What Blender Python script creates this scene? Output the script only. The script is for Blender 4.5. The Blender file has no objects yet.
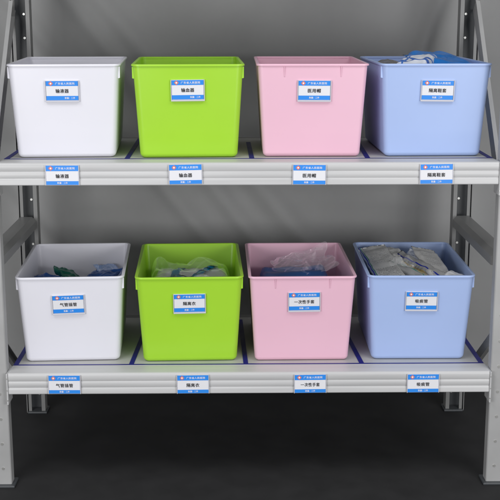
import bpy, bmesh, math, random
from mathutils import Vector, Matrix, noise, Euler

sc = bpy.context.scene
COL = sc.collection
R = math.radians
random.seed(7)

ZU = 0.76                      # top of the upper shelf deck above the floor
ZL = ZU - 0.4807               # top of the lower shelf deck
XL, XR = -0.5151, 0.5825       # ends of the shelves
DEPTH = 0.50

# ------------------------------------------------------------------ helpers
def link(o, parent=None):
    COL.objects.link(o)
    if parent is not None:
        o.parent = parent
    return o

def obj(name, bm, mats, parent=None, smooth=False, angle=None):
    me = bpy.data.meshes.new(name)
    bm.normal_update()
    bm.to_mesh(me); bm.free()
    for m in (mats if isinstance(mats, (list, tuple)) else [mats]):
        me.materials.append(m)
    if smooth or angle:
        me.polygons.foreach_set('use_smooth', [True] * len(me.polygons))
        if angle:
            me.set_sharp_from_angle(angle=R(angle))
    return link(bpy.data.objects.new(name, me), parent)

def thing(name, label, cat, loc=(0, 0, 0), rotz=0.0, group=None):
    o = bpy.data.objects.new(name, None)
    o.empty_display_size = 0.05
    link(o)
    o.location = loc; o.rotation_euler = (0, 0, rotz)
    tag(o, label, cat, group)
    return o

def tag(o, label, cat, group=None):
    o['label'] = label; o['category'] = cat
    if group:
        o['group'] = group
    return o

def add_box(bm, x0, x1, y0, y1, z0, z1, mi=0, bev=0.0, segs=2):
    r = bmesh.ops.create_cube(bm, size=1.0)
    vs = r['verts']
    for v in vs:
        v.co = Vector(((x0 + x1) / 2 + v.co.x * (x1 - x0), (y0 + y1) / 2 + v.co.y * (y1 - y0), (z0 + z1) / 2 + v.co.z * (z1 - z0)))
    fs = set(f for v in vs for f in v.link_faces)
    for f in fs:
        f.material_index = mi
    if bev > 0:
        es = set(e for v in vs for e in v.link_edges)
        bmesh.ops.bevel(bm, geom=list(es), offset=bev, segments=segs, affect='EDGES', profile=0.5)
    return vs

def add_sweep(bm, prof, axis, a0, a1, mi=0, closed=True, caps=True):
    """prof: 2-D points; swept along axis ('x': prof=(y,z); 'z': prof=(x,y))."""
    def P(p, a):
        return (a, p[0], p[1]) if axis == 'x' else ((p[0], p[1], a) if axis == 'z' else (p[0], a, p[1]))
    A = [bm.verts.new(P(p, a0)) for p in prof]
    B = [bm.verts.new(P(p, a1)) for p in prof]
    n = len(prof)
    fs = []
    for i in range(n if closed else n - 1):
        j = (i + 1) % n
        fs.append(bm.faces.new((A[i], A[j], B[j], B[i])))
    if caps and closed:
        fs.append(bm.faces.new(A[::-1])); fs.append(bm.faces.new(B))
    for f in fs:
        f.material_index = mi
    bmesh.ops.recalc_face_normals(bm, faces=fs)
    return fs

def add_disc(bm, c, r, n=14, mi=0, ax='y', h=0.0015):
    """a small rivet head"""
    m = Matrix.Translation(c)
    if ax == 'y':
        m = m @ Matrix.Rotation(R(90), 4, 'X')
    elif ax == 'x':
        m = m @ Matrix.Rotation(R(90), 4, 'Y')
    r_ = bmesh.ops.create_cone(bm, cap_ends=True, segments=n, radius1=r, radius2=r * .75, depth=h, matrix=m)
    for v in r_['verts']:
        for f in v.link_faces:
            f.material_index = mi

# ---------------------------------------------------------------- materials
def mat(name, rgb, rough=0.5, metal=0.0, spec=0.5, bump=0.0, bscale=60.0, var=0.0, vscale=8.0, sss=0.0, coat=0.0, stretch=(1, 1, 1), detail=3.0):
    m = bpy.data.materials.new(name); m.use_nodes = True
    nt = m.node_tree; N = nt.nodes; Lk = nt.links
    b = N['Principled BSDF']
    b.inputs['Base Color'].default_value = (*rgb, 1)
    b.inputs['Roughness'].default_value = rough
    b.inputs['Metallic'].default_value = metal
    b.inputs['Specular IOR Level'].default_value = spec
    if coat:
        b.inputs['Coat Weight'].default_value = coat
        b.inputs['Coat Roughness'].default_value = 0.15
    if sss:
        b.inputs['Subsurface Weight'].default_value = sss
        b.inputs['Subsurface Radius'].default_value = (.01, .01, .01)
    if bump or var:
        tc = N.new('ShaderNodeTexCoord'); mp = N.new('ShaderNodeMapping')
        mp.inputs['Scale'].default_value = stretch
        Lk.new(tc.outputs['Object'], mp.inputs['Vector'])
    if var:
        n = N.new('ShaderNodeTexNoise'); n.inputs['Scale'].default_value = vscale; n.inputs['Detail'].default_value = 5
        Lk.new(mp.outputs['Vector'], n.inputs['Vector'])
        mr = N.new('ShaderNodeMapRange')
        mr.inputs['From Min'].default_value = .3; mr.inputs['From Max'].default_value = .7
        mr.inputs['To Min'].default_value = 1 - var; mr.inputs['To Max'].default_value = 1 + var
        Lk.new(n.outputs['Fac'], mr.inputs['Value'])
        mx = N.new('ShaderNodeVectorMath'); mx.operation = 'SCALE'
        mx.inputs[0].default_value = rgb
        Lk.new(mr.outputs['Result'], mx.inputs['Scale'])
        Lk.new(mx.outputs['Vector'], b.inputs['Base Color'])
        mr2 = N.new('ShaderNodeMapRange')
        mr2.inputs['To Min'].default_value = max(0.05, rough - .1); mr2.inputs['To Max'].default_value = min(1, rough + .1)
        Lk.new(n.outputs['Fac'], mr2.inputs['Value'])
        Lk.new(mr2.outputs['Result'], b.inputs['Roughness'])
    if bump:
        n2 = N.new('ShaderNodeTexNoise'); n2.inputs['Scale'].default_value = bscale; n2.inputs['Detail'].default_value = detail
        Lk.new(mp.outputs['Vector'], n2.inputs['Vector'])
        bp = N.new('ShaderNodeBump'); bp.inputs['Strength'].default_value = bump; bp.inputs['Distance'].default_value = 0.002
        Lk.new(n2.outputs['Fac'], bp.inputs['Height'])
        Lk.new(bp.outputs['Normal'], b.inputs['Normal'])
    return m

def film(name, rgb, alpha=0.35, rough=0.17, shine=.27):
    """clear crumpled plastic film: mostly see-through, whitish, glossy"""
    m = bpy.data.materials.new(name); m.use_nodes = True
    nt = m.node_tree; N = nt.nodes; Lk = nt.links
    N.remove(N['Principled BSDF']); out = N['Material Output']
    df = N.new('ShaderNodeBsdfDiffuse'); df.inputs['Color'].default_value = (*rgb, 1)
    gl = N.new('ShaderNodeBsdfGlossy'); gl.inputs['Roughness'].default_value = rough
    tr = N.new('ShaderNodeBsdfTransparent'); mx = N.new('ShaderNodeMixShader'); mg = N.new('ShaderNodeAddShader')
    tc = N.new('ShaderNodeTexCoord')
    n = N.new('ShaderNodeTexNoise'); n.inputs['Scale'].default_value = 35; n.inputs['Detail'].default_value = 4
    Lk.new(tc.outputs['Object'], n.inputs['Vector'])
    mr = N.new('ShaderNodeMapRange'); mr.inputs['From Min'].default_value = .3; mr.inputs['From Max'].default_value = .7
    mr.inputs['To Min'].default_value = alpha * .6; mr.inputs['To Max'].default_value = min(1, alpha * 1.45)
    Lk.new(n.outputs['Fac'], mr.inputs['Value'])
    Lk.new(mr.outputs['Result'], mx.inputs['Fac'])
    Lk.new(tr.outputs[0], mx.inputs[1]); Lk.new(df.outputs[0], mx.inputs[2])
    bp = N.new('ShaderNodeBump'); bp.inputs['Strength'].default_value = .9; bp.inputs['Distance'].default_value = .006
    n2 = N.new('ShaderNodeTexNoise'); n2.noise_type = 'RIDGED_MULTIFRACTAL'; n2.inputs['Scale'].default_value = 24; n2.inputs['Detail'].default_value = 2
    Lk.new(tc.outputs['Object'], n2.inputs['Vector'])
    Lk.new(n2.outputs['Fac'], bp.inputs['Height'])
    for q in (df, gl): Lk.new(bp.outputs['Normal'], q.inputs['Normal'])
    gl.inputs['Color'].default_value = (shine, shine, shine, 1)
    Lk.new(mx.outputs[0], mg.inputs[0]); Lk.new(gl.outputs[0], mg.inputs[1])
    Lk.new(mg.outputs[0], out.inputs['Surface'])
    return m

M = {
    'white': mat('white_plastic', (.76, .755, .82), .38, sss=.0, bump=.025, bscale=500, var=.012, vscale=5),
    'green': mat('lime_green_plastic', (.365, .67, .036), .36, bump=.025, bscale=500, var=.02, vscale=5),
    'pink': mat('pale_pink_plastic', (.80, .49, .61), .38, bump=.025, bscale=500, var=.015, vscale=5),
    'blue': mat('pale_blue_plastic', (.385, .50, .80), .38, bump=.025, bscale=500, var=.02, vscale=5),
    'steel': mat('grey_enamelled_steel', (.52, .52, .525), .42, metal=.0, spec=.6, var=.08, vscale=6, stretch=(.35, 6, 9), bump=.03, bscale=300),
    'deck': mat('grey_steel_deck', (.47, .47, .46), .5, spec=.4, var=.06, vscale=14, stretch=(1, .25, 1), bump=.05, bscale=250),
    'post': mat('dark_grey_upright_steel', (.055, .06, .066), .45, spec=.5, var=.12, vscale=9, stretch=(1, 1, .3)),
    'tie': mat('mid_grey_upright_steel', (.21, .21, .208), .42, spec=.5, var=.1, vscale=9),
    'brace': mat('light_grey_brace_steel', (.38, .38, .38), .42, spec=.5, var=.08, vscale=9),
    'rivet': mat('bright_rivet_metal', (.62, .62, .60), .3, metal=.7),
    'tape': mat('dark_blue_tape', (.012, .014, .19), .45, var=.10, vscale=30),
    'curtain': mat('grey_backdrop_cloth', (.33, .33, .33), .9, spec=.1, var=.05, vscale=5, bump=.25, bscale=900),
    'floor': mat('dark_floor', (.028, .028, .029), .75, spec=.2, var=.15, vscale=12),
    'holder': mat('clear_card_holder', (.60, .60, .66), .25, spec=.6),
    'card': mat('white_card', (.76, .76, .80), .5),
    'cardblue': mat('card_blue_print', (.022, .25, .80), .45),
    'ink': mat('black_ink', (.012, .012, .016), .6),
    'cardwhite': mat('white_print', (.85, .85, .85), .5),
    'emblem': mat('orange_red_emblem_print', (.78, .17, .10), .5),
}

# -------------------------------------------------------------------- text
def text_mesh(txt, size, bold=0.0, spacing=1.0):
    cu = bpy.data.curves.new('lettering', 'FONT')
    cu.body = txt; cu.size = size; cu.align_x = 'CENTER'; cu.align_y = 'CENTER'
    cu.offset = bold; cu.resolution_u = 3; cu.space_character = spacing
    o = bpy.data.objects.new('lettering', cu); COL.objects.link(o)
    dg = bpy.context.evaluated_depsgraph_get(); dg.update()
    me = bpy.data.meshes.new_from_object(o.evaluated_get(dg))
    vs = [v.co.copy() for v in me.vertices]; ps = [tuple(p.vertices) for p in me.polygons]
    bpy.data.objects.remove(o); bpy.data.curves.remove(cu); bpy.data.meshes.remove(me)
    xs = [v.x for v in vs] or [0]; ys = [v.y for v in vs] or [0]
    cx, cy = (min(xs) + max(xs)) / 2, (min(ys) + max(ys)) / 2
    return [(v.x - cx, v.y - cy) for v in vs], ps, max(xs) - min(xs), max(ys) - min(ys)

def put_text(bm, txt, cx, cz, y, width=None, height=None, mi=0, bold=0.0, spacing=1.0):
    vs, ps, w, h = text_mesh(txt, 1.0, 0.0, spacing)
    s = (height / h) if height else width / w
    sx = (width / w) if width else s
    # bold strokes: the glyphs are printed a few times a hair apart
    for k, (ox, oz) in enumerate(((-1, 0), (1, 0), (0, .7), (0, -.7)) if bold else ((0, 0),)):
        V = [bm.verts.new((cx + a * sx + ox * bold * sx, y - k * .00003, cz + b * s + oz * bold * s)) for a, b in vs]
        for p in ps:
            try:
                f = bm.faces.new([V[i] for i in p]); f.material_index = mi
            except ValueError:
                pass

def rect(bm, x0, x1, z0, z1, y, mi):
    f = bm.faces.new([bm.verts.new(c) for c in ((x0, y, z0), (x1, y, z0), (x1, y, z1), (x0, y, z1))])
    f.material_index = mi

CARD_M = [M['card'], M['cardblue'], M['ink'], M['cardwhite'], M['emblem']]
def card_bm(word, w=0.070, h=0.0425, word_w=None, foot='c', head=0.0108, footh=0.0095):
    """printed card facing -y, centred on the origin, back at y=0"""
    bm = bmesh.new()
    add_box(bm, -w / 2, w / 2, -.0008, 0, -h / 2, h / 2, 0)
    y = -.0011
    rect(bm, -w / 2, w / 2, h / 2 - head, h / 2, y, 1)
    rect(bm, -w / 2, w / 2, -h / 2, -h / 2 + footh, y, 1)
    y2 = -.0014
    # emblem: an orange-red rosette of four petals with a white heart
    ex, ez = -w / 2 + .0105, h / 2 - head * .5
    for r_, mi, yy in ((.0041, 4, y2), (.0020, 3, y2 - .0003)):
        n = 24
        vs = []
        for i in range(n):
            a = 2 * math.pi * i / n
            q = r_ * (1 + .16 * math.cos(4 * a)) if mi == 4 else r_
            vs.append(bm.verts.new((ex + q * math.cos(a), yy, ez + q * math.sin(a))))
        f = bm.faces.new(vs); f.material_index = mi
    put_text(bm, '广东省人民医院', .0065, ez, y2, width=.0425, height=.0051, mi=3, bold=.012, spacing=1.06)
    nch = len(word)
    ww = word_w or (.0085 * nch + .0015 * (nch - 1))
    put_text(bm, word, 0, (footh - head) / 2, y2, width=ww, height=.0088, mi=2, bold=.022, spacing=1.1)
    put_text(bm, '数量：二件', 0 if foot == 'c' else .0165, -h / 2 + footh * .52, y2, width=.0225, height=.0044, mi=3, bold=.012)
    return bm

def holder_bm(w=0.0745, h=0.0475):
    """clear slide-in holder: back plate, lip along the foot and narrow side rails"""
    bm = bmesh.new()
    add_box(bm, -w / 2, w / 2, -.0012, 0.0012, -h / 2, h / 2, 0, bev=.0005, segs=1)
    add_box(bm, -w / 2, w / 2, -.0042, -.0012, -h / 2, -h / 2 + .0034, 0, bev=.0006, segs=1)
    add_box(bm, -w / 2, -w / 2 + .0014, -.0036, -.0012, -h / 2 + .0034, h / 2, 0)
    add_box(bm, w / 2 - .0014, w / 2, -.0036, -.0012, -h / 2 + .0034, h / 2, 0)
    return bm

# ------------------------------------------------------------------- bins
TW, TL, BH = 0.250, 0.384, 0.2089       # rim width, rim length, height
BW = 0.218; INS = 0.0275                # bottom width, inset of the front at the bottom
LIP = 0.0035
def rrect(hw, y0, y1, r, z, n=6):
    """rounded rectangle ring, counter-clockwise from above"""
    pts = []
    for cx, cy, a0 in ((hw - r, y1 - r, 0), (-hw + r, y1 - r, 90), (-hw + r, y0 + r, 180), (hw - r, y0 + r, 270)):
        for i in range(n + 1):
            a = R(a0 + 90 * i / n)
            pts.append(Vector((cx + r * math.cos(a), cy + r * math.sin(a), z)))
    return pts

def wall(t, g=0.0):
    """half width and front/back y of the outside wall at height fraction t, shrunk by g"""
    hw = (BW / 2) * (1 - t) + (TW / 2 - LIP) * t - g
    y0 = INS * (1 - t) + LIP * t + g
    y1 = TL - INS * (1 - t) - LIP * t - g
    return hw, y0, y1

def loft(bm, rings, cap0=False, cap1=False, mi=0):
    V = [[bm.verts.new(p) for p in r] for r in rings]
    n = len(V[0])
    for a, b in zip(V, V[1:]):
        for i in range(n):
            j = (i + 1) % n
            f = bm.faces.new((a[i], a[j], b[j], b[i])); f.material_index = mi
    if cap0: bm.faces.new(V[0][::-1])
    if cap1: bm.faces.new(V[-1])

def tub_bm(cr=0.013):
    bm = bmesh.new()
    rings = []
    fr = .010                                            # rounding where wall meets bottom
    for k in range(5):
        a = R(90 * k / 4)
        z = fr * (1 - math.cos(a)); g = fr * (1 - math.sin(a))
        hw, y0, y1 = wall(z / BH, g)
        rings.append(rrect(hw, y0, y1, max(.004, cr - g * .8), z))
    for t in (.3, .6, .85, .985):
        rings.append(rrect(*wall(t), cr + .002 * t, BH * t))
    th = .0026
    for t in (.985, .85, .6, .3):
        rings.append(rrect(*wall(t, th), cr - th + .002 * t, BH * t))
    for k in range(4, -1, -1):
        a = R(90 * k / 4)
        z = fr * (1 - math.cos(a)); g = fr * (1 - math.sin(a)) + th
        hw, y0, y1 = wall(z / BH, g)
        rings.append(rrect(hw, y0, y1, max(.004, cr - g * .8), z + th))
    loft(bm, rings, True, True)
    return bm

def rim_bm(cr=0.013, sag=0.0):
    """rolled lip, a rounded bead with a short down-turned skirt"""
    bm = bmesh.new()
    rings = []
    hw, y0, y1 = wall(.97)
    prof = [(.0, -.0046), (LIP, -.0042), (LIP + .0004, -.0018), (LIP - .0004, -.0004), (LIP - .0016, 0), (-.0016, 0), (-.0032, -.0008), (-.0034, -.0050)]
    for g, dz in prof:
        rings.append(rrect(hw + g, y0 - g, y1 + g, cr + .002 + g, BH + dz))
    rings.append(rings[0])
    loft(bm, rings)
    bmesh.ops.remove_doubles(bm, verts=bm.verts, dist=1e-6)
    if sag:
        for v in bm.verts:
            pass
    return bm

def lug_bm(kind, s):
    """pink bins: a thin rib under the lip on the front; the others: a side gusset by the front corner"""
    bm = bmesh.new()
    z1 = BH - .006
    if kind == 'rib':
        x = s * .0625
        t0, t1 = (z1 - .024) / BH, z1 / BH
        ya, yb = wall(t0)[1], wall(t1)[1]
        prof = [(ya + .001, z1 - .024), (yb + .001, z1), (yb - .0030, z1), (ya - .0012, z1 - .022)]
        add_sweep(bm, prof, 'x', x - .0008, x + .0008)
    else:
        t0, t1 = (z1 - .026) / BH, z1 / BH
        xa, xb = wall(t0)[0], wall(t1)[0]
        y = wall(.93)[1]
        prof = [(s * (xa - .001), z1 - .026), (s * (xb - .001), z1), (s * (xb + .0022), z1), (s * (xb + .0018), z1 - .025)]
        add_sweep(bm, prof, 'y', y + .011, y + .0135)
    return bm

BINS = [  # colour, x, y, rotation, shelf, word, label offset x, z, tilt, foot, word width
    ('white', -.374, .0541, .0497, 'u', '输液器', -.0038, .1515, 0, 'r', None),
    ('green', -.100, .0480, .0335, 'u', '输血器', -.0010, .1536, -.6, 'r', None),
    ('pink', .175, .0595, -.0021, 'u', '医用帽', .0038, .1510, .3, 'c', None),
    ('blue', .450, .0620, .0200, 'u', '隔离鞋套', .0035, .1509, .8, 'c', None),
    ('white', -.377, .0579, .0483, 'l', '气管插管', -.0045, .1442, -1.2, 'c', None),
    ('green', -.103, .0532, .0308, 'l', '隔离衣', .0, .1469, -.5, 'c', None),
    ('pink', .157, .0554, .0121, 'l', '一次性手套', .0041, .1493, -.6, 'c', .046),
    ('blue', .431, .0599, -.0096, 'l', '吸痰管', .0013, .1487, .4, 'c', None),
]
CNAME = {'white': 'white', 'green': 'lime green', 'pink': 'pale pink', 'blue': 'pale blue'}
EXTRA = {
    0: 'empty looking white plastic bin on the upper shelf, above the other white bin',
    1: 'lime green plastic bin on the upper shelf with no contents showing',
    2: 'pale pink plastic bin on the upper shelf with no contents showing',
    3: 'pale blue plastic bin on the upper shelf with a bright blue pack poking out',
    4: 'white plastic bin on the lower shelf with blue and green scraps deep inside',
    5: 'lime green plastic bin on the lower shelf holding a clear wrapped bag',
    6: 'pale pink plastic bin on the lower shelf holding a blue bundle in crumpled film',
    7: 'pale blue plastic bin on the lower shelf filled with printed pouches',
}
BIN_T = []
for i, (c, x, y, rz, sh, word, lx, lz, tilt, foot, ww) in enumerate(BINS):
    z = (ZU if sh == 'u' else ZL) + .0006
    t = thing('storage_bin', EXTRA[i], 'storage bin', (x, y, z), rz, 'plastic storage bins on the rack')
    BIN_T.append(Matrix.Translation((x, y, z)) @ Matrix.Rotation(rz, 4, 'Z'))
    cr = .009 if c == 'pink' else .013
    obj('tub', tub_bm(cr), M[c], t, angle=50)
    obj('rim', rim_bm(cr), M[c], t, angle=40)
    for s in (-1, 1):
        obj('rib' if c == 'pink' else 'lug', lug_bm('rib' if c == 'pink' else 'lug', s), M[c], t)
    tt = lz / BH
    slope = math.atan2(INS - LIP, BH)
    h = obj('label_holder', holder_bm(), M['holder'], t)
    h.location = (lx, wall(tt)[1] - .0012, lz - .002)
    h.rotation_euler = (slope, R(tilt), 0)
    k = obj('label_card', card_bm(word, foot=foot, word_w=ww), CARD_M, h)
    k.location = (-.0002, -.0014, .0018)
    k['label'] = 'blue and white card reading ' + word

# ------------------------------------------------------------------- rack
rack = thing('storage_rack', 'grey steel rack with blue tape lines dividing its shelves', 'shelving rack', (0, 0, 0))
def beam_prof(z):
    """stepped front face of a shelf beam, (y, z)"""
    p = [(.055, -.0005), (.0060, -.0005), (.0030, -.0012), (.0010, -.0032), (0, -.0065), (0, -.0160), (.0012, -.0185), (.0016, -.0200), (.0006, -.0218), (.0004, -.0310),
         (.0016, -.0338), (.0020, -.0352), (.0008, -.0372), (.0002, -.0400), (0, -.0488), (.0012, -.0503), (.055, -.0503)]
    return [(a, z + b) for a, b in p]
for z in (ZU + .66, ZU, ZL):  # topmost tier is unseen, added to shade the insides of the bins
    bm = bmesh.new(); add_sweep(bm, beam_prof(z), 'x', XL, XR)
    fb = obj('front_beam', bm, M['steel'], rack, angle=35)
    for xe, s in ((XL, -1), (XR, 1)):                 # hooked end plates with rivets
        bm = bmesh.new()
        xa, xb = sorted((xe + s * .0004, xe + s * .0040))
        add_box(bm, xa, xb, -.004, .046, z - .075, z - .001, 0, bev=.001, segs=1)
        for dz in (-.012, -.040, -.064):
            add_disc(bm, ((xa + xb) / 2, -.0046, z + dz), .0016, mi=1)
            add_disc(bm, (xb + .0005 if s > 0 else xa - .0005, .02, z + dz), .004, mi=1, ax='x')
        obj('end_bracket', bm, [M['steel'], M['rivet']], fb)
    bm = bmesh.new()
    add_box(bm, XL, XR, DEPTH - .035, DEPTH, z - .050, z - .002, 0, bev=.002)
    obj('rear_beam', bm, M['tie'], rack)
    # the deck: three folded pans butted side by side
    bm = bmesh.new()
    add_box(bm, XL + .001, XR - .001, .0555, DEPTH - .0355, z - .022, z, 0, bev=.0008, segs=1)
    dk = obj('shelf_deck', bm, M['deck'], rack)
    if z > ZU: continue  # the added shading tier carries no tape
    def strip(pts):
        bm = bmesh.new()
        lo = [bm.verts.new((a, b, z + .0005)) for a, b in pts]
        bm.faces.new(lo)
        r_ = bmesh.ops.extrude_face_region(bm, geom=bm.faces[:])
        bmesh.ops.translate(bm, verts=[v for v in r_['geom'] if isinstance(v, bmesh.types.BMVert)], vec=(0, 0, .0004))
        bmesh.ops.recalc_face_normals(bm, faces=bm.faces)
        obj('tape_strip', bm, M['tape'], dk)
    strip([(XL + .002, .0562), (XR - .002, .0562), (XR - .002, .0625), (XL + .002, .0625)])
    divs = ((-.239, -.241, .45), (.040, .036, .37), (.300, .310, .45)) if z == ZU else ((-.240, -.231, .45), (.026, .019, .44), (.296, .283, .45))
    for xa, xb, ye in divs:
        xe = xa + (xb - xa) * (ye - .063) / .25 if z == ZL else xa + (xb - xa) * (ye - .063) / .3
        strip([(xa - .0055, .063), (xa + .0055, .063), (xe + .0055, ye), (xe - .0055, ye)])
    for xa, xb in ((XL + .002, XL + .013), (XR - .013, XR - .002)):
        strip([(xa, .063), (xb, .063), (xb, .45), (xa, .45)])

def upright(side, rear):
    """perforated channel upright: dark web, lighter lips turned to the front"""
    bm = bmesh.new()
    s = side
    if rear:
        xi = (-.5235 if s < 0 else .5850)             # inner edge
        yb, yf = .530, .500
        w_ = .034
        def X(d): return xi + s * d
        th = .002
        def bx(d0, d1, y0, y1, z0, z1, mi):
            a, b = sorted((X(d0), X(d1)))
            add_box(bm, a, b, y0, y1, z0, z1, mi)
        # web set back, with a row of bright rivets
        bx(-.001, w_ + .012, yb, yb + th, 0, 1.50, 0)
        bx(-.003, -.001, yf, yb + th, 0, 1.50, 1)     # inner flange
        bx(-.003, .007, yf - th, yf, 0, 1.50, 1)      # inner lip, facing front
        bx(w_, w_ + .008, yf - th, yf, 0, 1.50, 1)    # outer lip
        bx(w_ + .012, w_ + .014, yf, yb + th, 0, 1.50, 1)
        for k in range(24):
            zz = .045 + .0605 * k
            add_disc(bm, (X(.017), yb - .0012, zz), .0042, mi=2, h=.0024)
        o = obj('upright', bm, [M['post'], M['tie'], M['rivet']], rack)
        fx = X(.018)
    else:
        xa, xb = sorted(((XL - .0045 if s < 0 else XR + .0045), (XL - .040 if s < 0 else XR + .040)))
        add_sweep(bm, [(xa, .012), (xa + .002, .010), (xb - .002, .010), (xb, .012), (xb, .040), (xb - .010, .040), (xb - .010, .038), (xb - .002, .038),
                       (xb - .002, .012), (xa + .002, .012), (xa + .002, .038), (xa + .010, .038), (xa + .010, .040), (xa, .040)], 'z', 0, 1.50, 1)
        for k in range(24):
            add_disc(bm, ((xa + xb) / 2, .0095, .045 + .0605 * k), .004, mi=2)
        o = obj('upright', bm, [M['post'], M['brace'], M['rivet']], rack)
        fx = (xa + xb) / 2
    bm = bmesh.new()
    yy = .515 if rear else .025
    add_box(bm, fx - .026, fx + .026, yy - .026, yy + .026, 0, .006, 0, bev=.002)
    obj('foot_plate', bm, M['post'], o)
for s in (-1, 1):
    for rear in (0, 1):
        upright(s, rear)

def bar(p, q, wx, wt, name, m, lip=.006):
    """channel-section bar from p to q lying in a side plane; wx = width in the side plane, wt = thickness along x"""
    p, q = Vector(p), Vector(q)
    d = (q - p); L = d.length; d.normalize()
    bm = bmesh.new()
    t = .002
    prof = [(-wt / 2, -wx / 2), (wt / 2, -wx / 2), (wt / 2, -wx / 2 + t), (-wt / 2 + t, -wx / 2 + t), (-wt / 2 + t, wx / 2 - t), (wt / 2, wx / 2 - t), (wt / 2, wx / 2), (-wt / 2, wx / 2)]
    add_sweep(bm, prof, 'y', 0, L)
    o = obj(name, bm, m, rack)
    xa = Vector((1, 0, 0)); up = xa.cross(d)
    mt = Matrix((xa, d, up)).transposed().to_4x4(); mt.translation = p
    o.matrix_world = mt
    return o
for s, xs in ((-1, -.545), (1, .604)):
    for zt in (ZU - .212, ZU + .50):
        # side tie: a box rail with a chamfered upper edge running front to back
        bm = bmesh.new()
        prof = [(-.021, -.030), (.021, -.030), (.021, .0), (-.010, .0), (-.021, -.010)]
        if s > 0: pass
        else: prof = [(-a, b) for a, b in prof]
        add_sweep(bm, [(xs + a, zt + b) for a, b in prof], 'y', .041, .4975)
        obj('side_tie', bm, M['tie'], rack)
    xb = xs + s * .018
    bar((xb, .497, ZU + .335), (xb, .10, ZU - .145), .040, .010, 'diagonal_brace', M['brace'])
    bar((xb, .470, ZU - .655), (xb, .060, ZU - .385), .026, .010, 'diagonal_brace', M['brace'])

# ------------------------------------------- cards stuck along the shelf edges
SH = [(-.375, ZU - .0272, 0.0, '输液器'), (-.106, ZU - .0258, -1.0, '输血器'), (.165, ZU - .0272, .4, '医用帽'), (.444, ZU - .0262, -.6, '隔离鞋套'),
      (-.387, ZL - .0264, 0.2, '气管插管'), (-.095, ZL - .0270, -.4, '隔离衣'), (.172, ZL - .0272, -.5, '一次性手套'), (.430, ZL - .0275, -.2, '吸痰管')]
WH = ['below the upper white bin', 'below the upper green bin', 'below the upper pink bin', 'below the upper blue bin',
      'below the lower white bin', 'below the lower green bin', 'below the lower pink bin', 'below the lower blue bin']
for i, (x, z, tilt, word) in enumerate(SH):
    t = thing('shelf_label', 'blue and white card reading %s stuck on the shelf edge %s' % (word, WH[i]), 'label', (x, -.0018, z), 0, 'label cards along the shelf edges')
    t.rotation_euler = (0, R(tilt), 0)
    bm = bmesh.new(); w, h = .0735, .0440
    add_box(bm, -w / 2, w / 2, -.0006, .0016, -h / 2, h / 2, 0, bev=.0004, segs=1)
    add_box(bm, w / 2 - .0012, w / 2, -.0026, -.0006, -h / 2, h / 2, 0)
    add_box(bm, -w / 2, -w / 2 + .0012, -.0026, -.0006, -h / 2, h / 2, 0)
    obj('label_holder', bm, M['holder'], t)
    k = obj('label_card', card_bm(word, .0705, .0425, word_w=.043 if len(word) == 5 else None, footh=.0082, head=.0122), CARD_M, t)
    k.location = (0, -.0008, .0002)

# ------------------------------------------------------- contents of the bins
def ridged(p, sc_, seed):
    v = Vector(p) * sc_ + Vector((seed * 3.1, seed * 7.7, seed * 1.3))
    return 1 - abs(noise.noise(v)) * 2

def pouch_bm(w, l, thick, crump=.004, seed=1, nx=28, ny=40, curl=0.0, seal=.06, csc=22, edge=.22, lump=.5, vor=0):
    """sealed pillow pouch lying in the xy plane, centred; UV 0..1 over the sheet"""
    bm = bmesh.new()
    uvl = bm.loops.layers.uv.new('UVMap')
    rows = {}
    for side in (1, -1):
        for j in range(ny + 1):
            for i in range(nx + 1):
                u, v = i / nx, j / ny
                eu = min(1, max(0, (min(u, 1 - u)) / edge)); ev = min(1, max(0, (min(v, 1 - v) - seal) / (edge * .9)))
                prof = math.sqrt(eu * (2 - eu)) * (ev * ev * (3 - 2 * ev))
                x = (u - .5) * w; y = (v - .5) * l
                c = crump * (ridged((x, y, 0), csc, seed) * .6 + ridged((x, y, 0), csc * 2.3, seed + 5) * .4 - .4)
                if vor:                                # crumpled film: facets meeting in sharp creases
                    wx = .35 * noise.noise(Vector((x * 30, y * 30, seed))); wy = .35 * noise.noise(Vector((x * 30, y * 30, seed + 9)))
                    d = noise.voronoi(Vector((x * vor + wx, y * vor * .7 + wy, seed * 1.7)))[0]
                    c = crump * (.45 - 1.1 * (d[1] - d[0]) + .9 * noise.noise(Vector((x * 11, y * 11, seed))))
                z = side * thick / 2 * prof * (1 - lump / 2 + lump * noise.noise(Vector((x * 18, y * 18, seed + side)))) + c
                if side < 0 and (i in (0, nx) or j in (0, ny)):
                    rows[(side, i, j)] = rows[(1, i, j)]; continue
                x += crump * .8 * noise.noise(Vector((y * 30, seed, 2))); y += crump * .8 * noise.noise(Vector((x * 30, seed, 9)))
                z += curl * ((v - .5) * 2) ** 2
                rows[(side, i, j)] = bm.verts.new((x, y, z))
    for side in (1, -1):
        for j in range(ny):
            for i in range(nx):
                q = [(i, j), (i + 1, j), (i + 1, j + 1), (i, j + 1)]
                if side < 0: q = q[::-1]
                f = bm.faces.new([rows[(side, a, b)] for a, b in q])
                for lp, (a, b) in zip(f.loops, q):
                    lp[uvl].uv = (a / nx, b / ny)
    return bm

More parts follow.
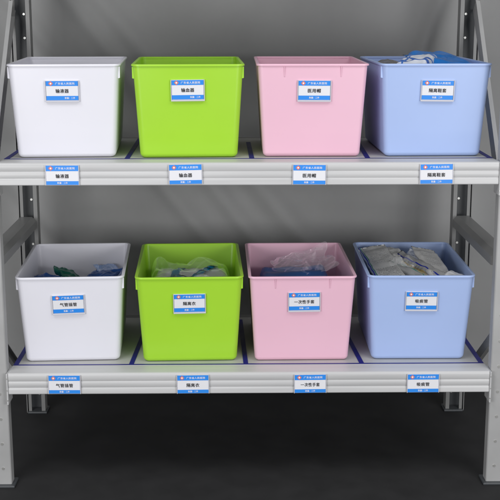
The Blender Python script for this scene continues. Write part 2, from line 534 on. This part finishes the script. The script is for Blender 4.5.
def pouch_mat(name, base, bands, lines=None, rough=.35, var=.06):
    """bands: (axis, lo, hi, rgb) stripes; lines: (u0,u1,v0,v1) blocks of fine print"""
    m = bpy.data.materials.new(name); m.use_nodes = True
    nt = m.node_tree; N = nt.nodes; Lk = nt.links
    b = N['Principled BSDF']; b.inputs['Roughness'].default_value = rough
    uv = N.new('ShaderNodeTexCoord'); sp = N.new('ShaderNodeSeparateXYZ')
    Lk.new(uv.outputs['UV'], sp.inputs[0])
    def math_(op, a, c):
        n = N.new('ShaderNodeMath'); n.operation = op
        for k, v in ((0, a), (1, c)):
            if v is None: continue
            if isinstance(v, (int, float)): n.inputs[k].default_value = v
            else: Lk.new(v, n.inputs[k])
        return n.outputs[0]
    def inside(s, lo, hi):
        return math_('MULTIPLY', math_('GREATER_THAN', s, lo), math_('LESS_THAN', s, hi))
    col = N.new('ShaderNodeRGB'); col.outputs[0].default_value = (*base, 1)
    cur = col.outputs[0]
    def over(cur, fac, rgb):
        mx = N.new('ShaderNodeMixRGB'); mx.inputs[2].default_value = (*rgb, 1)
        Lk.new(fac, mx.inputs[0]); Lk.new(cur, mx.inputs[1]); return mx.outputs[0]
    for ax, lo, hi, rgb in bands:
        cur = over(cur, inside(sp.outputs[0 if ax == 'u' else 1], lo, hi), rgb)
    for (u0, u1, v0, v1, pitch, rgb) in (lines or []):
        fr = math_('FRACT', math_('MULTIPLY', sp.outputs[1], 1 / pitch), None)
        row = math_('LESS_THAN', fr, .5)
        nz = N.new('ShaderNodeTexNoise'); nz.inputs['Scale'].default_value = 1.0; nz.inputs['Detail'].default_value = 1
        mp = N.new('ShaderNodeMapping'); mp.inputs['Scale'].default_value = (42, 1 / pitch * 1.0, 1)
        Lk.new(uv.outputs['UV'], mp.inputs[0]); Lk.new(mp.outputs[0], nz.inputs['Vector'])
        tk = math_('GREATER_THAN', nz.outputs['Fac'], .46)
        f = math_('MULTIPLY', math_('MULTIPLY', row, tk), math_('MULTIPLY', inside(sp.outputs[0], u0, u1), inside(sp.outputs[1], v0, v1)))
        cur = over(cur, math_('MULTIPLY', f, .8), rgb)
    Lk.new(cur, b.inputs['Base Color'])
    return m

def place(o, binidx, x, y, z, rx=0, ry=0, rz=0):
    o.matrix_world = BIN_T[binidx] @ Matrix.Translation((x, y, z)) @ Euler((R(rx), R(ry), R(rz))).to_matrix().to_4x4()
    return o

def pouch(name, label, cat, m, binidx, x, y, z, w, l, th, rx=0, ry=0, rz=0, group=None, **k):
    o = obj(name, pouch_bm(w, l, th, **k), m, None, smooth=True)
    tag(o, label, cat, group)
    return place(o, binidx, x, y, z, rx, ry, rz)

BLU = (.012, .12, .55)
m_bluepack = mat('bright_blue_film', (.012, .19, .62), .3, spec=.6, var=.15, vscale=20)
m_gown = mat('white_nonwoven', (.76, .76, .77), .7, var=.06, vscale=30)
m_greyfilm = film('grey_clear_film', (.42, .41, .43), .13)
m_clear = film('clear_film', (.80, .80, .80), .055)
m_paper = pouch_mat('printed_paper_film', (.74, .74, .73), [('u', .03, .07, (.01, .03, .42)), ('u', .08, .11, (.02, .30, .20))],
                    [(.16, .93, .04, .42, .024, (.16, .16, .17)), (.2, .85, .52, .92, .03, (.42, .42, .44))])
m_paper2 = pouch_mat('printed_paper_film_plain', (.74, .735, .72), [], [(.10, .92, .05, .34, .026, (.12, .12, .13)), (.14, .8, .45, .92, .036, (.42, .42, .43))])
m_tube = pouch_mat('half_clear_pouch', (.40, .40, .40), [('u', .62, .70, (.01, .03, .40)), ('u', .12, .2, (.03, .30, .20)), ('u', .28, .40, (.55, .42, .16))],
                   [(.2, .6, .45, .95, .05, (.2, .2, .22))])
m_swirl = pouch_mat('blue_and_white_printed_film', (.66, .69, .76), [('v', .18, .27, (.03, .12, .45)), ('v', .45, .52, (.03, .12, .45)), ('u', .2, .26, (.05, .16, .5)), ('v', .74, .8, (.10, .22, .55))])
m_glove = mat('blue_glove_film', (.06, .18, .52), .5, spec=.4, var=.12, vscale=14)
m_bluefilm = mat('deep_blue_film', (.03, .11, .38), .35, var=.25, vscale=25)
m_greenfilm = mat('dark_green_film', (.005, .13, .085), .35, var=.25, vscale=25)
m_palefilm = film('pale_blue_film', (.25, .40, .70), .55)

# upper blue bin: a blue film pack, a printed pack and a grey film bag over the filling
pouch('filled_bag', 'grey plastic bag lying deep inside the upper blue bin', 'bag', m_greyfilm, 3, .0, .19, .125, .20, .30, .10, seed=31)
pouch('shoe_cover_pack', 'bright blue film pack poking out above the rim of the upper blue bin', 'pack', m_bluepack, 3, .048, .20, .199, .120, .19, .036, rx=7, ry=9, rz=14, crump=.008, vor=20, seed=3, edge=.14, lump=.3)
pouch('printed_pack', 'blue and white printed film pack beside the bright blue pack', 'pack', m_swirl, 3, -.022, .13, .202, .075, .14, .030, rx=6, ry=-4, rz=-24, crump=.007, seed=4, edge=.15, lump=.3)
pouch('plastic_bag', 'dull grey clear bag at the left inside the upper blue bin', 'bag', film('dull_grey_film', (.20, .19, .18), .75, shine=.06), 3, -.058, .19, .190, .080, .20, .030, rx=2, rz=8, crump=.008, seed=6)

# lower white bin: scraps of blue and green film near the back
pouch('filled_bag', 'white cloth bundle at the bottom of the lower white bin', 'bag', m_gown, 4, .0, .20, .070, .205, .31, .12, seed=12)
pouch('green_wrapper', 'dark green film wrapper inside the lower white bin', 'wrapper', m_greenfilm, 4, -.030, .285, .147, .060, .085, .016, rx=10, ry=20, rz=35, crump=.012, seed=13)
pouch('blue_wrapper', 'deep blue film wrapper to the right inside the lower white bin', 'wrapper', m_bluefilm, 4, .055, .28, .143, .080, .09, .016, rx=8, ry=-8, rz=-25, crump=.012, seed=14)
pouch('pale_wrapper', 'pale blue clear wrapper in the back right of the lower white bin', 'wrapper', m_palefilm, 4, .070, .32, .148, .060, .08, .02, rx=12, ry=5, rz=20, crump=.014, seed=15)
pouch('blue_strip_wrapper', 'small blue film wrapper at the left inside the lower white bin', 'wrapper', m_bluefilm, 4, -.075, .27, .138, .06, .09, .012, rx=6, rz=60, crump=.01, seed=16)

# lower green bin: a folded gown in a clear bag
g = pouch('gown_bundle', 'folded white gown inside the clear bag of the lower green bin', 'gown', m_gown, 5, .004, .185, .090, .196, .30, .150, crump=.006, seed=21, edge=.10, lump=.22, seal=.0)
GT = [bpy.context.evaluated_depsgraph_get() and v.co.copy() for v in g.data.vertices]
def gown_z(x, y):
    best = min((p for p in GT if p.z > 0), key=lambda p: (p.x - (x - .004)) ** 2 + (p.y - (y - .185)) ** 2)
    return best.z + .090
def ribbon(pts, w):
    """band lying on the gown; pts in bin space"""
    bm = bmesh.new(); prev = None
    P = []
    for (xa, ya), (xb, yb) in zip(pts, pts[1:]):
        P += [(xa + (xb - xa) * k / 8, ya + (yb - ya) * k / 8) for k in range(8)]
    P.append(pts[-1])
    for k, (x, y) in enumerate(P):
        a_, b_ = P[max(0, k - 1)], P[min(len(P) - 1, k + 1)]
        d = Vector((b_[0] - a_[0], b_[1] - a_[1])).normalized(); n_ = Vector((-d.y, d.x)) * w / 2
        z = max(gown_z(x + n_.x, y + n_.y), gown_z(x - n_.x, y - n_.y), gown_z(x, y)) + .0015
        q = (bm.verts.new((x + n_.x, y + n_.y, z)), bm.verts.new((x - n_.x, y - n_.y, z)))
        if prev: bm.faces.new((prev[0], prev[1], q[1], q[0]))
        prev = q
    bmesh.ops.solidify(bm, geom=bm.faces[:], thickness=.0012)
    return bm
m_rib = mat('blue_ribbon', (.02, .42, .72), .5, var=.1, vscale=30)
o = obj('tie_ribbon', ribbon([(-.050, .12), (-.046, .20), (-.034, .26), (-.020, .315)], .019), m_rib, None, smooth=True); tag(o, 'short bright blue ribbon running front to back on the white gown', 'ribbon', 'blue gown ribbons'); place(o, 5, 0, 0, 0)
o = obj('tie_ribbon', ribbon([(-.036, .185), (-.005, .205), (.030, .24), (.066, .268)], .022), m_rib, None, smooth=True); tag(o, 'longer blue ribbon slanting across to the right on the white gown', 'ribbon', 'blue gown ribbons'); place(o, 5, 0, 0, .0016)
pouch('clear_bag', 'clear crumpled plastic bag around the gown in the lower green bin', 'bag', m_clear, 5, .0, .198, .096, .204, .300, .162, crump=.016, seed=22, vor=26, nx=70, ny=100, edge=.10, lump=.25, seal=.0)

# lower pink bin: blue glove bundle and a crumpled clear bag rising at the back
pouch('glove_bundle', 'blue bundle of gloves lying inside the lower pink bin', 'gloves', m_glove, 6, -.002, .185, .088, .180, .28, .166, crump=.003, seed=41, csc=9, edge=.10, lump=.14, seal=.0, ry=-2)
bm = pouch_bm(.140, .15, .016, crump=.018, seed=42, vor=24, nx=70, ny=70, seal=.0)
for v in bm.verts:
    a = max(0, (v.co.x - .005)) / .07
    v.co.z += .030 * a * a * (.55 + .8 * noise.noise(Vector((v.co.y * 30, 3, 3))))
    v.co.z -= .02 * max(0, (-v.co.x - .01)) / .06
o = obj('clear_bag', bm, m_greyfilm, None, smooth=True); tag(o, 'crumpled greyish clear bag rising behind the blue gloves in the lower pink bin', 'bag'); place(o, 6, .022, .270, .176, 5, 0, 12)

# lower blue bin: paper and film pouches, print towards the front
pouch('filled_bag', 'grey plastic bag under the pouches in the lower blue bin', 'bag', mat('grey_bag_film', (.13, .13, .14), .4, var=.1), 7, .0, .19, .082, .20, .31, .150, seed=51, edge=.12, lump=.2)
PG = 'printed pouches in the lower blue bin'
KW = dict(group=PG, edge=.16, lump=.2)
pouch('catheter_pouch', 'long printed pouch with blue and green edge stripes at the left of the bin', 'pouch', m_paper, 7, -.066, .185, .187, .070, .31, .018, rx=7.0, ry=-10, rz=4, crump=.003, seed=52, **KW)
pouch('catheter_pouch', 'printed paper pouch with dark text rows at the right of the bin', 'pouch', m_paper2, 7, .056, .170, .190, .062, .27, .018, rx=8.0, ry=12, rz=6, crump=.003, seed=53, **KW)
pouch('catheter_pouch', 'half clear pouch with a blue stripe slanting in the middle of the bin', 'pouch', m_tube, 7, .022, .155, .186, .042, .24, .016, rx=6, ry=-38, rz=20, crump=.006, vor=24, seed=54, **KW)
pouch('catheter_pouch', 'crumpled half clear pouch with yellow and green bands between printed pouches', 'pouch', m_tube, 7, -.006, .14, .181, .040, .22, .020, rx=5, ry=20, rz=30, crump=.007, vor=24, seed=55, **KW)
pouch('catheter_pouch', 'pale pouch end curled up near the back of the bin', 'pouch', m_paper2, 7, -.022, .27, .193, .044, .15, .018, rx=6, ry=10, rz=10, crump=.006, seed=56, **KW)
m_half = film('clear_pouch_film', (.70, .71, .72), .18, rough=.12)
pouch('catheter_pouch', 'narrow clear film pouch lying behind the striped pouch', 'pouch', m_half, 7, .016, .23, .192, .050, .17, .018, rx=4, ry=14, rz=-14, crump=.010, vor=26, seed=61, nx=36, ny=60, **KW)
pouch('catheter_pouch', 'clear film pouch over the right end of the long printed pouch', 'pouch', m_half, 7, -.026, .15, .184, .040, .15, .014, rx=6, ry=-18, rz=12, crump=.010, vor=26, seed=62, nx=36, ny=60, **KW)
pouch('catheter_pouch', 'small white pouch corner against the right wall of the bin', 'pouch', m_gown, 7, .088, .085, .178, .045, .09, .03, rx=0, ry=20, rz=-20, crump=.008, seed=57, **KW)

# ---------------------------------------------------- backdrop cloth and floor
bm = bmesh.new()
nx, nz = 420, 150
x0, x1, z1 = -1.7, 1.8, 1.95
def fold(x, z):
    y = .74
    y += .006 * math.sin(x * 9 + .6 * z) + .004 * math.sin(x * 21 + 2)
    # broad folds at the left, leaning as they fall, and one at the right
    for cx, w, a, ln in ((-.435, .035, .022, .75), (-.355, .045, .026, .85), (-.60, .035, .020, .8), (-.93, .06, .032, .75), (-1.02, .04, .02, .8), (.565, .028, .030, -.36), (.66, .05, -.02, -.1), (.9, .06, .03, .1), (-.75, .07, .03, .1), (-1.1, .08, .03, 0), (1.3, .08, .03, 0)):
        q = x - (cx + ln * (ZU + .33 - z))
        if ln == -.36: a *= min(1, max(0, (z - ZU + .15) / .3))
        y -= a * math.exp(-(q / w) ** 2)
    y += .006 * noise.noise(Vector((x * 4, z * 2.5, 1)))
    return y
V = [[bm.verts.new((x0 + (x1 - x0) * i / nx, fold(x0 + (x1 - x0) * i / nx, z1 * j / nz), .004 + z1 * j / nz)) for i in range(nx + 1)] for j in range(nz + 1)]
for j in range(nz):
    for i in range(nx):
        bm.faces.new((V[j][i], V[j][i + 1], V[j + 1][i + 1], V[j + 1][i]))
cur = obj('backdrop_curtain', bm, M['curtain'], None, smooth=True)
md = cur.modifiers.new('thick', 'SOLIDIFY'); md.thickness = .003
tag(cur, 'plain dark grey cloth backdrop with soft folds hanging behind the rack', 'backdrop')

bm = bmesh.new()
f = bm.faces.new([bm.verts.new(c) for c in ((-4, -5, 0), (4, -5, 0), (4, 3, 0), (-4, 3, 0))])
fl = obj('floor', bm, M['floor'], None); fl['kind'] = 'structure'

# ------------------------------------------------------------------ light
w = bpy.data.worlds.new('World'); sc.world = w; w.use_nodes = True
bg = w.node_tree.nodes['Background']
bg.inputs['Color'].default_value = (.95, .97, 1, 1); bg.inputs['Strength'].default_value = .31

def area(name, loc, tgt, sx, sy, power, col=(1, 1, 1)):
    l = bpy.data.lights.new(name, 'AREA'); l.shape = 'RECTANGLE'; l.size = sx; l.size_y = sy; l.energy = power; l.color = col
    o = bpy.data.objects.new(name, l); COL.objects.link(o)
    o.location = loc
    o.rotation_euler = (Vector(tgt) - Vector(loc)).to_track_quat('-Z', 'Y').to_euler()
    return o
for sx_ in (-1, 1):
    area('high_softbox_lamp', (sx_ * 1.00 + .04, -1.05, 2.25), (.03 + sx_ * .1, .06, .46), 1.1, .7, 13.5)
    area('low_fill_light', (sx_ * 1.35 + .04, -2.20, .80), (.03 + sx_ * .1, .2, .58), 1.1, .7, 25.5)  # added fill from low down, lifts the lower tier and the bin fronts

# ----------------------------------------------------------------- camera
cam = bpy.data.cameras.new('Camera'); cam.sensor_width = 36; cam.lens = 1132.1 / 500 * 36; cam.clip_end = 100; cam.clip_start = .05
co = bpy.data.objects.new('Camera', cam); COL.objects.link(co)
co.location = (0, -2.4591, ZU + .335)
co.rotation_euler = (math.pi / 2 - .2127, .0004, -.0143)
sc.camera = co
sc.view_settings.view_transform = 'Standard'
sc.view_settings.look = 'None'
sc.view_settings.exposure = 0.0
sc.cycles.max_bounces = 8
sc.cycles.transparent_max_bounces = 16
